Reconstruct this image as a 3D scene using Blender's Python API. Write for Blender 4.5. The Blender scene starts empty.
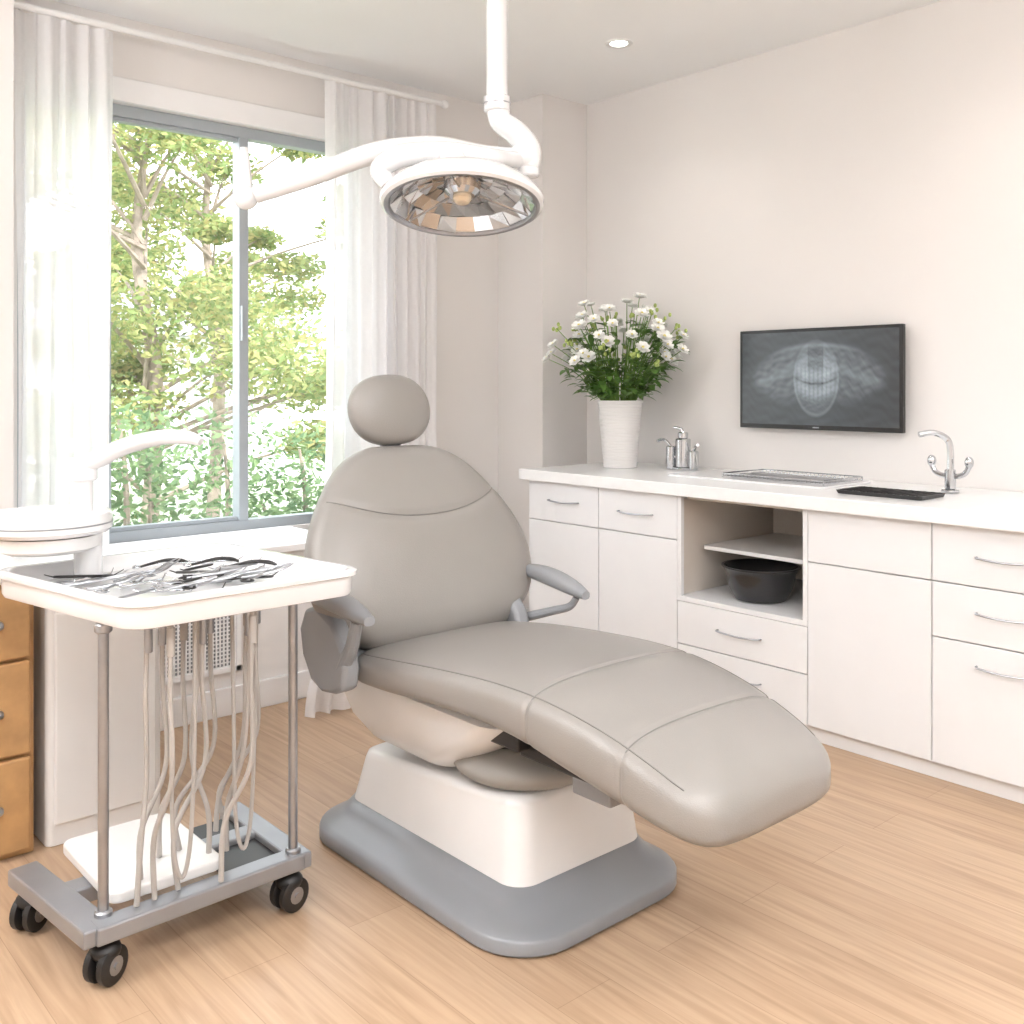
import bpy, bmesh, math, random
from mathutils import Vector, Matrix
random.seed(7)
S=bpy.context.scene
COL=S.collection
def lin(c):
    o=[]
    for v in c:
        v=v/255.0
        o.append(v/12.92 if v<=0.04045 else ((v+0.055)/1.055)**2.4)
    return (o[0],o[1],o[2],1.0)
# ---------------- materials ----------------
def pmat(name,rgb,rough=0.5,metal=0.0,var=0.04,nscale=8.0,bump=0.0,bscale=200.0,coat=0.0,emit=None,estr=0.0,spec=0.5):
    m=bpy.data.materials.new(name); m.use_nodes=True
    nt=m.node_tree; b=nt.nodes['Principled BSDF']
    c=lin(rgb)
    tc=nt.nodes.new('ShaderNodeTexCoord')
    n=nt.nodes.new('ShaderNodeTexNoise'); n.inputs['Scale'].default_value=nscale; n.inputs['Detail'].default_value=3
    nt.links.new(tc.outputs['Object'],n.inputs['Vector'])
    r=nt.nodes.new('ShaderNodeValToRGB')
    r.color_ramp.elements[0].position=0.3; r.color_ramp.elements[1].position=0.7
    r.color_ramp.elements[0].color=(c[0]*(1-var),c[1]*(1-var),c[2]*(1-var),1)
    r.color_ramp.elements[1].color=(min(1,c[0]*(1+var)),min(1,c[1]*(1+var)),min(1,c[2]*(1+var)),1)
    nt.links.new(n.outputs['Fac'],r.inputs['Fac']); nt.links.new(r.outputs['Color'],b.inputs['Base Color'])
    b.inputs['Roughness'].default_value=rough; b.inputs['Metallic'].default_value=metal
    b.inputs['Specular IOR Level'].default_value=spec
    b.inputs['Coat Weight'].default_value=coat
    if bump>0:
        n2=nt.nodes.new('ShaderNodeTexNoise'); n2.inputs['Scale'].default_value=bscale; n2.inputs['Detail'].default_value=4
        nt.links.new(tc.outputs['Object'],n2.inputs['Vector'])
        bp=nt.nodes.new('ShaderNodeBump'); bp.inputs['Strength'].default_value=bump; bp.inputs['Distance'].default_value=0.002
        nt.links.new(n2.outputs['Fac'],bp.inputs['Height']); nt.links.new(bp.outputs['Normal'],b.inputs['Normal'])
    if emit:
        b.inputs['Emission Color'].default_value=lin(emit); b.inputs['Emission Strength'].default_value=estr
    return m
M={}
M['wall']=pmat('wall_paint',(229,225,222),0.85,var=0.01,nscale=2,bump=0.1,bscale=300)
M['ceil']=pmat('ceiling_paint',(243,243,243),0.9,var=0.01,nscale=2)
M['trim']=pmat('trim_paint',(238,237,237),0.45,var=0.01)
M['cab']=pmat('cabinet_lacquer',(233,233,234),0.35,var=0.01)
M['cabin']=pmat('cabinet_interior',(212,203,193),0.5,var=0.02)
M['counter']=pmat('quartz_counter',(240,240,240),0.22,var=0.015,nscale=30)
M['leather']=pmat('grey_leather',(140,136,132),0.34,var=0.03,nscale=5,bump=0.25,bscale=350)
M['leatherd']=pmat('grey_leather_seam',(116,113,110),0.5,var=0.03)
M['baseg']=pmat('grey_base_plastic',(134,136,140),0.30,var=0.02)
M['white']=pmat('white_plastic',(233,232,231),0.28,var=0.012,coat=0.3)
M['white2']=pmat('white_enamel',(232,232,233),0.2,var=0.01,coat=0.5)
M['armg']=pmat('grey_arm_plastic',(140,142,145),0.4,var=0.02)
M['dark']=pmat('dark_plastic',(45,44,44),0.4,var=0.1)
M['black']=pmat('black_rubber',(28,27,27),0.45,var=0.1)
M['bowl']=pmat('black_enamel',(34,33,34),0.25,var=0.1,coat=0.3)
M['chrome']=pmat('chrome',(200,202,205),0.14,1.0,var=0.03)
M['steel']=pmat('brushed_steel',(165,167,171),0.3,0.9,var=0.06,nscale=30)
M['framem']=pmat('cart_aluminium',(152,154,158),0.38,0.6,var=0.05)
M['hose']=pmat('hose_silicone',(170,165,160),0.45,var=0.04)
M['wood']=pmat('honey_oak',(182,142,96),0.5,var=0.16,nscale=14)
M['mech']=pmat('beige_cover',(152,149,144),0.5,var=0.03)
M['alu']=pmat('window_aluminium',(166,173,178),0.4,0.2,var=0.02)
M['bezel']=pmat('monitor_bezel',(14,14,15),0.3,var=0.1)
M['ceramic']=pmat('white_ceramic',(232,229,227),0.35,var=0.015)
M['petal']=pmat('white_petal',(250,250,246),0.6,var=0.02)
M['fcen']=pmat('flower_centre',(222,208,130),0.7,var=0.1)
M['bud']=pmat('green_bud',(160,176,100),0.6,var=0.15,nscale=40)
M['leafin']=pmat('bouquet_leaf',(88,124,56),0.5,var=0.35,nscale=25)
M['stem']=pmat('stem_green',(108,140,68),0.6,var=0.15)
M['bark']=pmat('tree_bark',(150,138,126),0.9,var=0.25,nscale=10,bump=0.6,bscale=30)
M['grass']=pmat('pale_lawn',(160,170,145),0.95,var=0.2,nscale=1.5)
M['house']=pmat('house_render',(222,222,222),0.9,var=0.03)
M['roof']=pmat('roof_tiles',(150,150,155),0.8,var=0.1,nscale=12)
M['lampglow']=pmat('lamp_glow',(255,252,248),0.5,emit=(255,250,244),estr=12.0)
M['fillglow']=pmat('fill_glow',(255,252,250),0.5,emit=(250,252,255),estr=2.5)  # glow for the added out-of-view fill panels
M['amber']=pmat('warm_bulb_glass',(232,218,194),0.15,0.3,var=0.2,nscale=30)
def facet_mat():
    m=bpy.data.materials.new('faceted_reflector'); m.use_nodes=True; nt=m.node_tree; b=nt.nodes['Principled BSDF']
    g=nt.nodes.new('ShaderNodeNewGeometry'); r=nt.nodes.new('ShaderNodeValToRGB')
    e=r.color_ramp.elements; e[0].color=lin((170,171,173)); e[1].color=lin((250,250,250)); 
    k=r.color_ramp.elements.new(0.5); k.color=lin((222,221,220))
    nt.links.new(g.outputs['Random Per Island'],r.inputs['Fac']); nt.links.new(r.outputs['Color'],b.inputs['Base Color'])
    b.inputs['Metallic'].default_value=0.9; b.inputs['Roughness'].default_value=0.12
    return m
M['facet']=facet_mat()
def floor_mat():
    m=bpy.data.materials.new('oak_planks'); m.use_nodes=True; nt=m.node_tree; b=nt.nodes['Principled BSDF']; L=nt.links.new
    tc=nt.nodes.new('ShaderNodeTexCoord'); mp=nt.nodes.new('ShaderNodeMapping'); mp.inputs['Rotation'].default_value=(0,0,math.radians(90))
    L(tc.outputs['Object'],mp.inputs['Vector'])
    br=nt.nodes.new('ShaderNodeTexBrick'); br.inputs['Scale'].default_value=1.0
    br.inputs['Brick Width'].default_value=1.5; br.inputs['Row Height'].default_value=0.16
    br.inputs['Mortar Size'].default_value=0.0010; br.inputs['Mortar Smooth'].default_value=0.4
    br.inputs['Color1'].default_value=lin((190,163,136)); br.inputs['Color2'].default_value=lin((181,153,126)); br.inputs['Mortar'].default_value=lin((158,131,106))
    br.offset=0.37
    L(mp.outputs['Vector'],br.inputs['Vector'])
    m2=nt.nodes.new('ShaderNodeMapping'); m2.inputs['Scale'].default_value=(24,1.2,1)
    L(tc.outputs['Object'],m2.inputs['Vector'])
    n=nt.nodes.new('ShaderNodeTexNoise'); n.inputs['Scale'].default_value=1.6; n.inputs['Detail'].default_value=7; n.inputs['Distortion'].default_value=1.1
    L(m2.outputs['Vector'],n.inputs['Vector'])
    r=nt.nodes.new('ShaderNodeValToRGB'); r.color_ramp.elements[0].position=0.3; r.color_ramp.elements[1].position=0.7
    r.color_ramp.elements[0].color=(0.76,0.72,0.68,1); r.color_ramp.elements[1].color=(1.08,1.08,1.08,1)
    L(n.outputs['Fac'],r.inputs['Fac'])
    mx=nt.nodes.new('ShaderNodeMix'); mx.data_type='RGBA'; mx.blend_type='MULTIPLY'; mx.inputs[0].default_value=0.9
    L(br.outputs['Color'],mx.inputs[6]); L(r.outputs['Color'],mx.inputs[7]); L(mx.outputs[2],b.inputs['Base Color'])
    b.inputs['Roughness'].default_value=0.38
    bp=nt.nodes.new('ShaderNodeBump'); bp.inputs['Strength'].default_value=0.12; bp.inputs['Distance'].default_value=0.002
    L(n.outputs['Fac'],bp.inputs['Height']); L(bp.outputs['Normal'],b.inputs['Normal'])
    return m
M['floor']=floor_mat()
def sheer_mat():
    m=bpy.data.materials.new('sheer_fabric'); m.use_nodes=True; nt=m.node_tree; L=nt.links.new
    nt.nodes.remove(nt.nodes['Principled BSDF']); out=nt.nodes['Material Output']
    tc=nt.nodes.new('ShaderNodeTexCoord'); w=nt.nodes.new('ShaderNodeTexNoise'); w.inputs['Scale'].default_value=60
    L(tc.outputs['Object'],w.inputs['Vector'])
    r=nt.nodes.new('ShaderNodeValToRGB'); r.color_ramp.elements[0].color=(0.93,0.92,0.93,1); r.color_ramp.elements[1].color=(0.98,0.97,0.98,1)
    L(w.outputs['Fac'],r.inputs['Fac'])
    d=nt.nodes.new('ShaderNodeBsdfDiffuse'); t=nt.nodes.new('ShaderNodeBsdfTranslucent'); tr=nt.nodes.new('ShaderNodeBsdfTransparent')
    L(r.outputs['Color'],d.inputs['Color']); L(r.outputs['Color'],t.inputs['Color'])
    a=nt.nodes.new('ShaderNodeMixShader'); a.inputs[0].default_value=0.42; L(d.outputs[0],a.inputs[1]); L(t.outputs[0],a.inputs[2])
    c=nt.nodes.new('ShaderNodeMixShader'); c.inputs[0].default_value=0.15; L(a.outputs[0],c.inputs[1]); L(tr.outputs[0],c.inputs[2])
    L(c.outputs[0],out.inputs['Surface']); return m
M['sheer']=sheer_mat()
def glass_mat():
    m=bpy.data.materials.new('window_glass'); m.use_nodes=True; nt=m.node_tree; L=nt.links.new
    nt.nodes.remove(nt.nodes['Principled BSDF']); out=nt.nodes['Material Output']
    g=nt.nodes.new('ShaderNodeBsdfGlossy'); g.inputs['Roughness'].default_value=0.03; tr=nt.nodes.new('ShaderNodeBsdfTransparent')
    c=nt.nodes.new('ShaderNodeMixShader'); c.inputs[0].default_value=0.05; L(tr.outputs[0],c.inputs[1]); L(g.outputs[0],c.inputs[2])
    L(c.outputs[0],out.inputs['Surface']); return m
M['glass']=glass_mat()
def foliage_mat(name,cols):
    m=bpy.data.materials.new(name); m.use_nodes=True; nt=m.node_tree; L=nt.links.new
    nt.nodes.remove(nt.nodes['Principled BSDF']); out=nt.nodes['Material Output']
    g=nt.nodes.new('ShaderNodeNewGeometry'); r=nt.nodes.new('ShaderNodeValToRGB')
    e=r.color_ramp.elements; e[0].color=lin(cols[0]); e[1].color=lin(cols[-1])
    for i,c in enumerate(cols[1:-1]):
        k=e.new((i+1)/(len(cols)-1)); k.color=lin(c)
    L(g.outputs['Random Per Island'],r.inputs['Fac'])
    d=nt.nodes.new('ShaderNodeBsdfDiffuse'); t=nt.nodes.new('ShaderNodeBsdfTranslucent')
    L(r.outputs['Color'],d.inputs['Color']); L(r.outputs['Color'],t.inputs['Color'])
    a=nt.nodes.new('ShaderNodeMixShader'); a.inputs[0].default_value=0.4; L(d.outputs[0],a.inputs[1]); L(t.outputs[0],a.inputs[2])
    L(a.outputs[0],out.inputs['Surface']); return m
M['fol1']=foliage_mat('maple_leaves',[(112,136,84),(148,164,108),(180,180,122),(132,154,102),(190,176,124)])
M['fol2']=foliage_mat('shrub_leaves',[(92,122,88),(124,150,106),(146,168,126),(110,140,104)])

# ---------------- mesh builder ----------------
class MB:
    def __init__(s): s.v=[];s.f=[];s.mi=[];s.sm=[];s.mats=[]
    def mid(s,m):
        if m not in s.mats: s.mats.append(m)
        return s.mats.index(m)
    def add(s,vs,fs,m,smooth=False,T=None):
        o=len(s.v); k=s.mid(m)
        for p in vs:
            p=Vector(p)
            s.v.append(tuple(T@p) if T else tuple(p))
        for f in fs:
            s.f.append(tuple(i+o for i in f)); s.mi.append(k); s.sm.append(smooth)
    def box(s,x0,x1,y0,y1,z0,z1,m,T=None):
        vs=[(x0,y0,z0),(x1,y0,z0),(x1,y1,z0),(x0,y1,z0),(x0,y0,z1),(x1,y0,z1),(x1,y1,z1),(x0,y1,z1)]
        s.add(vs,[(0,3,2,1),(4,5,6,7),(0,1,5,4),(1,2,6,5),(2,3,7,6),(3,0,4,7)],m,False,T)
    def loops(s,loops,m,smooth=True,cap=True,T=None):
        n=len(loops[0]); vs=[p for l in loops for p in l]; fs=[]
        for i in range(len(loops)-1):
            for j in range(n):
                a=i*n+j;b=i*n+(j+1)%n
                fs.append((a,b,b+n,a+n))
        if cap:
            fs.append(tuple(reversed(range(n)))); fs.append(tuple((len(loops)-1)*n+j for j in range(n)))
        s.add(vs,fs,m,smooth,T)
    def tube(s,pts,r,m,n=10,sub=6,T=None,smoothpath=True,flat=1.0):
        pts=[Vector(p) for p in pts]
        rs=list(r) if isinstance(r,(list,tuple)) else [r]*len(pts)
        if smoothpath and len(pts)>2:
            P=[];R=[]
            for i in range(len(pts)-1):
                p0=pts[max(i-1,0)];p1=pts[i];p2=pts[i+1];p3=pts[min(i+2,len(pts)-1)]
                for k in range(sub):
                    t=k/sub
                    P.append(0.5*((2*p1)+(-p0+p2)*t+(2*p0-5*p1+4*p2-p3)*t*t+(-p0+3*p1-3*p2+p3)*t**3))
                    R.append(rs[i]*(1-t)+rs[i+1]*t)
            P.append(pts[-1]);R.append(rs[-1])
        else: P=pts;R=rs
        tan=[(P[min(i+1,len(P)-1)]-P[max(i-1,0)]).normalized() for i in range(len(P))]
        up=Vector((0,0,1)) if abs(tan[0].z)<0.9 else Vector((1,0,0))
        nrm=(up-tan[0]*up.dot(tan[0])).normalized(); L=[]
        for i,p in enumerate(P):
            nrm=(nrm-tan[i]*nrm.dot(tan[i])).normalized(); b=tan[i].cross(nrm)
            L.append([p+(nrm*math.cos(a)*flat+b*math.sin(a))*R[i] for a in [2*math.pi*k/n for k in range(n)]])
        s.loops(L,m,True,True,T)
    def lathe(s,prof,m,n=32,T=None,smooth=True,cap=True):
        s.loops([[(r*math.cos(2*math.pi*k/n),r*math.sin(2*math.pi*k/n),z) for k in range(n)] for r,z in prof],m,smooth,cap,T)
    def cyl(s,p,r,h,m,n=24,T=None):
        A=Matrix.Translation(p)
        if T: A=T@A
        e=min(0.004,r*0.2,h*0.2)
        s.lathe([(r-e,0),(r,e),(r,h-e),(r-e,h)],m,n,A)
    def ell(s,c,a,b,d,m,T=None,nu=24,nv=14,p=1.0):
        L=[]
        for i in range(1,nv):
            t=math.pi*i/nv
            L.append([(a*math.sin(t)**p*math.cos(2*math.pi*k/nu),b*math.sin(t)**p*math.sin(2*math.pi*k/nu),-d*math.cos(t)) for k in range(nu)])
        A=Matrix.Translation(c)
        if T: A=A@T
        s.loops(L,m,True,True,A)
    def obj(s,name,parent=None,bevel=0,sharp=35):
        me=bpy.data.meshes.new(name); me.from_pydata(s.v,[],s.f)
        for m in s.mats: me.materials.append(M[m])
        me.polygons.foreach_set('material_index',s.mi); me.polygons.foreach_set('use_smooth',s.sm)
        me.update()
        bm=bmesh.new(); bm.from_mesh(me); bmesh.ops.recalc_face_normals(bm,faces=bm.faces)
        for e in bm.edges:
            if len(e.link_faces)==2 and e.calc_face_angle(0)>math.radians(sharp): e.smooth=False
        bm.to_mesh(me); bm.free()
        o=bpy.data.objects.new(name,me); COL.objects.link(o)
        if bevel:
            b=o.modifiers.new('bevel','BEVEL'); b.width=bevel; b.segments=2; b.limit_method='ANGLE'; b.angle_limit=math.radians(40)
        if parent: 
            o.parent=parent; o.matrix_parent_inverse=Matrix.Translation(-parent.location)
        return o
def empty(name,loc):
    e=bpy.data.objects.new(name,None); e.location=loc; e.empty_display_size=0.1; COL.objects.link(e); return e
def rrect(x0,x1,y0,y1,r,z,n=6,zf=None):
    L=[]
    for cx,cy,a0 in [(x1-r,y1-r,0),(x0+r,y1-r,90),(x0+r,y0+r,180),(x1-r,y0+r,270)]:
        for k in range(n+1):
            a=math.radians(a0+90*k/n); x=cx+r*math.cos(a); y=cy+r*math.sin(a)
            L.append((x,y,z+(zf(x,y) if zf else 0)))
    return L
def sloop(c,A,B,a,b,e=2.6,n=40):
    L=[]
    for k in range(n):
        t=2*math.pi*k/n; ct,st=math.cos(t),math.sin(t)
        x=math.copysign(abs(ct)**(2/e),ct)*a; y=math.copysign(abs(st)**(2/e),st)*b
        L.append(Vector(c)+Vector(A)*x+Vector(B)*y)
    return L
def interp(tab,x):
    if x<=tab[0][0]: return tab[0][1]
    for i in range(len(tab)-1):
        x0,y0=tab[i];x1,y1=tab[i+1]
        if x<=x1:
            m0=(tab[i+1][1]-tab[i-1][1])/(tab[i+1][0]-tab[i-1][0]) if i>0 else (y1-y0)/(x1-x0)
            m1=(tab[i+2][1]-tab[i][1])/(tab[i+2][0]-tab[i][0]) if i+2<len(tab) else (y1-y0)/(x1-x0)
            h=x1-x0;t=(x-x0)/h
            return (2*t**3-3*t*t+1)*y0+(t**3-2*t*t+t)*h*m0+(-2*t**3+3*t*t)*y1+(t**3-t*t)*h*m1
    return tab[-1][1]

# ---------------- room shell ----------------
H=2.83; XW=3.9; YW=4.19; XL=-1.8; YB=-1.8
b=MB(); b.box(XL-.1,XW+.1,YB-.1,YW+.15,-.1,0,'floor'); b.obj('floor')
b=MB(); b.box(XL-.1,XW+.1,YB-.1,YW+.15,H,H+.1,'ceil'); b.obj('ceiling')
b=MB(); b.box(XW,XW+.1,YB,YW+.15,0,H,'wall'); b.obj('wall_right')
b=MB(); b.box(XL-.1,XL,YB,YW+.15,0,H,'wall'); b.obj('wall_left')
b=MB(); b.box(XL,XW,YB-.1,YB,0,H,'wall'); b.obj('wall_rear')
WX0,WX1,WZ0,WZ1=1.11,2.68,.64,2.475
b=MB()
b.box(XL,WX0,YW,YW+.15,0,H,'wall'); b.box(WX1,XW,YW,YW+.15,0,H,'wall')
b.box(WX0,WX1,YW,YW+.15,0,WZ0,'wall'); b.box(WX0,WX1,YW,YW+.15,WZ1,H,'wall')
b.box(XL,1.047,4.0,YW,0,H,'wall')            # pier on the left
b.box(3.57,XW,3.83,YW,0,H,'wall')            # boxed column in the corner
b.obj('wall_window')
b=MB(); b.box(1.047,2.25,3.70,YW,0,.615,'wall'); b.obj('wall_ledge')
b=MB(); b.box(1.047,2.28,3.675,YW,.615,.645,'trim'); b.obj('trim_sill',bevel=.004)
b=MB(); b.box(1.047,2.27,3.682,3.70,0,.11,'trim'); b.obj('baseboard_ledge',bevel=.003)
b=MB(); b.box(2.27,3.57,YW-.018,YW,0,.11,'trim'); b.box(XL,1.047,3.982,4.0,0,.11,'trim'); b.box(3.552,3.57,3.83,YW-.018,0,.11,'trim'); b.obj('baseboard_window',bevel=.003)
b=MB(); b.box(XW-.018,XW,YB,.15,0,.11,'trim'); b.obj('baseboard_right',bevel=.003)
b=MB(); b.box(1.047,2.75,YW-.02,YW,WZ1,WZ1+.10,'trim'); b.obj('trim_window_head',bevel=.004)
# window
w=empty('window_1',(1.9,YW+.06,1.55))
b=MB()
y0,y1=YW+.03,YW+.09
b.box(WX0,WX1,y0,y1,WZ0,WZ0+.045,'alu'); b.box(WX0,WX1,y0,y1,WZ1-.05,WZ1,'alu')
for x,wd in ((WX0+.02,.04),(1.46,.035),(2.07,.045),(WX1-.02,.04)):
    b.box(x-wd/2,x+wd/2,y0-.01,y1,WZ0+.045,WZ1-.05,'alu')
t=.018
b.box(1.4775,2.0475,y0+.01,y1-.01,WZ1-.05-t,WZ1-.05,'alu'); b.box(1.4775,2.0475,y0+.01,y1-.01,WZ0+.045,WZ0+.045+t,'alu')
b.obj('frame',w,bevel=.003)
b=MB(); b.box(WX0+.04,WX1-.04,YW+.064,YW+.068,WZ0+.045,WZ1-.05,'glass'); b.obj('glass_pane',w)
b=MB(); b.box(2.052,2.06,YW+.0,YW+.02,1.5,1.66,'alu'); b.obj('latch',w,bevel=.002)
# vent grille on ledge
g=empty('radiator_grille',(1.61,3.69,.30)); b=MB()
x0,x1,z0,z1=1.46,1.80,.17,.42; Yg=3.688
b.box(x0,x1,Yg-.004,3.70,z0,z0+.02,'trim'); b.box(x0,x1,Yg-.004,3.70,z1-.02,z1,'trim'); b.box(x0,x0+.02,Yg-.004,3.70,z0,z1,'trim'); b.box(x1-.02,x1,Yg-.004,3.70,z0,z1,'trim')
for i in range(20): 
    x=x0+.02+i*(x1-x0-.04)/19.5; b.box(x,x+.006,Yg,Yg+.006,z0+.02,z1-.02,'trim')
for i in range(14):
    z=z0+.02+i*(z1-z0-.04)/13.5; b.box(x0+.02,x1-.02,Yg+.001,Yg+.005,z,z+.005,'trim')
b.box(x0+.02,x1-.02,3.697,3.7,z0+.02,z1-.02,'baseg')
b.obj('grille_mesh',g)
# curtains
def curtain(xa,xb,zt,zb,flare=None,seed=1,amp=.03,pitch=.075):
    rnd=random.Random(seed); nx=int((xb-xa)/.006); nz=60; vs=[];fs=[]
    ph=[rnd.uniform(0,6.28) for _ in range(6)]
    for j in range(nz+1):
        t=j/nz; z=zt+(zb-zt)*t
        for i in range(nx+1):
            x=xa+(xb-xa)*i/nx
            a=amp*(.55+.45*min(1,t*4))*(.7+.3*math.sin(x*17+ph[4]))
            q=2*math.pi*x/pitch+ph[0]+1.6*math.sin(x*9+ph[1])+.35*math.sin(t*3+x*5+ph[5])
            off=a*math.sin(q)+.25*a*math.sin(2.3*q+ph[2])+.010*math.sin(x*23+ph[2]+t*3)
            dx=.006*math.sin(x*60+t*4+ph[3]); y=4.07+off; X=x+dx
            if flare:
                fx,fy=flare(z); X+=fx; y+=fy
            vs.append((X,min(y,4.165 if (z>.7 or not flare) else 9),z))
    for j in range(nz):
        for i in range(nx):
            a=j*(nx+1)+i; fs.append((a,a+1,a+nx+2,a+nx+1))
    m=MB(); m.add(vs,fs,'sheer',True); return m
cu=empty('curtain',(1.25,4.06,1.7)); curtain(1.07,1.43,2.72,.66,None,3,pitch=.062).obj('sheer_panel',cu,sharp=180)
def fl(z):
    t=max(0,min(1,(1.15-z)/1.15)); s=t*t*(3-2*t); return (-.46*s,-.64*min(1,s*1.1))
cu2=empty('curtain',(2.75,4.0,1.4)); curtain(2.41,3.05,2.72,.012,fl,5,amp=.032,pitch=.066).obj('sheer_panel',cu2,sharp=180)
rd=empty('curtain_rod',(2.1,4.06,2.74)); b=MB()
b.tube([(1.05,4.06,2.735),(3.08,4.06,2.735)],.014,'white',smoothpath=False); b.ell((3.10,4.06,2.735),.022,.022,.022,'white')
for x in (1.1,3.05): b.tube([(x,4.06,2.735),(x,4.19,2.735)],.007,'white',smoothpath=False)
b.obj('rod',rd)

# ---------------- downlights & lights ----------------
def downlight(x,y,power):
    e=empty('downlight',(x,y,H)); b=MB()
    T=Matrix.Translation((x,y,H))
    b.lathe([(.036,-.001),(.046,-.006),(.058,-.006),(.062,-.001)],'white',32,T,cap=False); b.obj('trim_ring',e)
    b=MB(); b.lathe([(.002,-.0025),(.040,-.0025),(.040,-.001)],'lampglow',32,T); b.obj('lens',e)
    l=bpy.data.lights.new('downlight_lamp','SPOT'); l.energy=power; l.spot_size=math.radians(130); l.spot_blend=.9; l.shadow_soft_size=.05; l.color=(1,.94,.88)
    o=bpy.data.objects.new('downlight_lamp',l); COL.objects.link(o); o.parent=e; o.location=(0,0,-.02)
downlight(3.30,3.04,11); downlight(3.30,1.45,12); downlight(3.3,0.0,10); downlight(1.6,-.6,8)
def fill_panel(x,y,sx,sy,power,col=(.96,.98,1)):  # fill light panel, added out of view to brighten the room
    e=empty('added_fill_panel',(x,y,H)); b=MB()
    for a in ((x-sx/2-.02,x-sx/2,y-sy/2-.02,y+sy/2+.02),(x+sx/2,x+sx/2+.02,y-sy/2-.02,y+sy/2+.02),(x-sx/2,x+sx/2,y-sy/2-.02,y-sy/2),(x-sx/2,x+sx/2,y+sy/2,y+sy/2+.02)):
        b.box(a[0],a[1],a[2],a[3],H-.03,H,'white')
    b.box(x-sx/2,x+sx/2,y-sy/2,y+sy/2,H-.01,H,'fillglow'); b.obj('housing',e,bevel=.002)
    l=bpy.data.lights.new('fill_panel_light','AREA'); l.shape='RECTANGLE'; l.size=sx; l.size_y=sy; l.energy=power; l.color=col
    o=bpy.data.objects.new('fill_panel_light',l); COL.objects.link(o); o.parent=e; o.location=(0,0,-.035)
fill_panel(-.2,-.3,1.2,1.2,40); fill_panel(1.9,-.2,1.2,.6,26); fill_panel(-.6,2.0,1.0,1.2,20)
def fill_uplight(x,y,power):  # unseen stand with upward fill light, added to lift the ceiling tone
    e=empty('added_fill_uplight',(x,y,0)); b=MB(); T=Matrix.Translation((x,y,0))
    b.lathe([(.14,0),(.145,.006),(.14,.02),(.02,.03),(.013,.05),(.013,1.72),(.03,1.74),(.10,1.78),(.17,1.86),(.166,1.86),(.095,1.79),(.02,1.765)],'white',40,T); b.obj('stand_and_bowl',e)
    l=bpy.data.lights.new('fill_uplight_source','AREA'); l.shape='DISK'; l.size=.28; l.energy=power; l.color=(.98,.99,1)
    o=bpy.data.objects.new('fill_uplight_source',l); COL.objects.link(o); o.parent=e; o.location=(0,0,1.865); o.rotation_euler=(math.pi,0,0)
fill_uplight(-1.2,2.6,72); fill_uplight(1.2,-1.3,66)
# ---------------- exterior ----------------
b=MB(); b.box(-14,24,YW+.3,32,-.6,-.5,'grass'); b.obj('garden_ground')
def leaves(b,c,R,n,m,size,rnd):
    vs=[];fs=[]
    for i in range(n):
        d=Vector((rnd.gauss(0,1),rnd.gauss(0,1),rnd.gauss(0,1))).normalized()*(rnd.random()**.45)
        p=Vector(c)+Vector((d.x*R[0],d.y*R[1],d.z*R[2]))
        a=Vector((rnd.gauss(0,1),rnd.gauss(0,1),rnd.gauss(0,.6))).normalized(); u=a.cross(Vector((rnd.gauss(0,1),rnd.gauss(0,1),rnd.gauss(0,1)))).normalized()
        s=size*rnd.uniform(.6,1.3); o=len(vs)
        vs+= [p-a*s,p+u*s*.42-a*.1*s,p+a*s,p-u*s*.42-a*.1*s]; fs.append((o,o+1,o+2,o+3))
    b.add(vs,fs,m)
def tree(name,x,y,h,clusters,m,seed,leaf=.07,per=420):
    rnd=random.Random(seed); e=empty(name,(x,y,-.5)); t=MB(); l=MB()
    t.tube([(x,y,-.5),(x+.1,y,h*.3),(x-.05,y+.05,h*.6),(x+.05,y,h*.85)],[.09,.07,.05,.02],'bark',8)
    for i in range(clusters):
        an=rnd.uniform(0,6.28); rr=rnd.uniform(.2,2.0); z=rnd.uniform(h*.2,h*1.0)
        c=(x+rr*math.cos(an),y+rr*math.sin(an)*.8,z)
        zb=max(0,z-.6); t.tube([(x,y,min(zb,h*.8)),(x+(c[0]-x)*.5,y+(c[1]-y)*.5,z-.25),c],[.026,.015,.005],'bark',6,3)
        s=rnd.uniform(.3,.62); leaves(l,c,(s,s,s*.5),per,m,leaf,rnd)
    t.obj('trunk_and_branches',e); l.obj('foliage',e)
tree('maple_tree',3.3,8.6,4.2,32,'fol1',11,.042,700)
tree('maple_tree',5.0,11.0,5.2,34,'fol1',12,.055,520)
tree('maple_tree',1.9,10.4,4.0,20,'fol1',15,.055,460)
tree('maple_tree',7.9,9.6,4.4,16,'fol1',13,.07,350)
rnd=random.Random(4)
e=empty('garden_hedge',(3.5,6.3,0)); l=MB(); t=MB()
for i in range(34):
    x=-.6+i*.28; yy=6.25+rnd.uniform(-.3,.3); zt=rnd.uniform(.25,1.2)
    t.tube([(x,yy,-.5),(x+.05,yy,zt*.5),(x,yy,zt)],[.03,.02,.01],'bark',6,3)
    leaves(l,(x,yy,zt-.25),(.42,.4,.5),560,'fol2',.036,rnd); leaves(l,(x,yy,0),(.4,.4,.5),260,'fol2',.045,rnd)
t.obj('stems',e); l.obj('foliage',e)
hs=empty('neighbouring_house',(5,19,1)); b=MB()
b.box(-2,10,18,24,-.5,2.2,'house')
b.add([(-2.5,17.5,2.2),(10.5,17.5,2.2),(10.5,24.5,2.2),(-2.5,24.5,2.2),(-2.5,21,3.4),(10.5,21,3.4)],[(0,1,5,4),(2,3,4,5),(0,4,3),(1,2,5),(0,3,2,1)],'roof')
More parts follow.
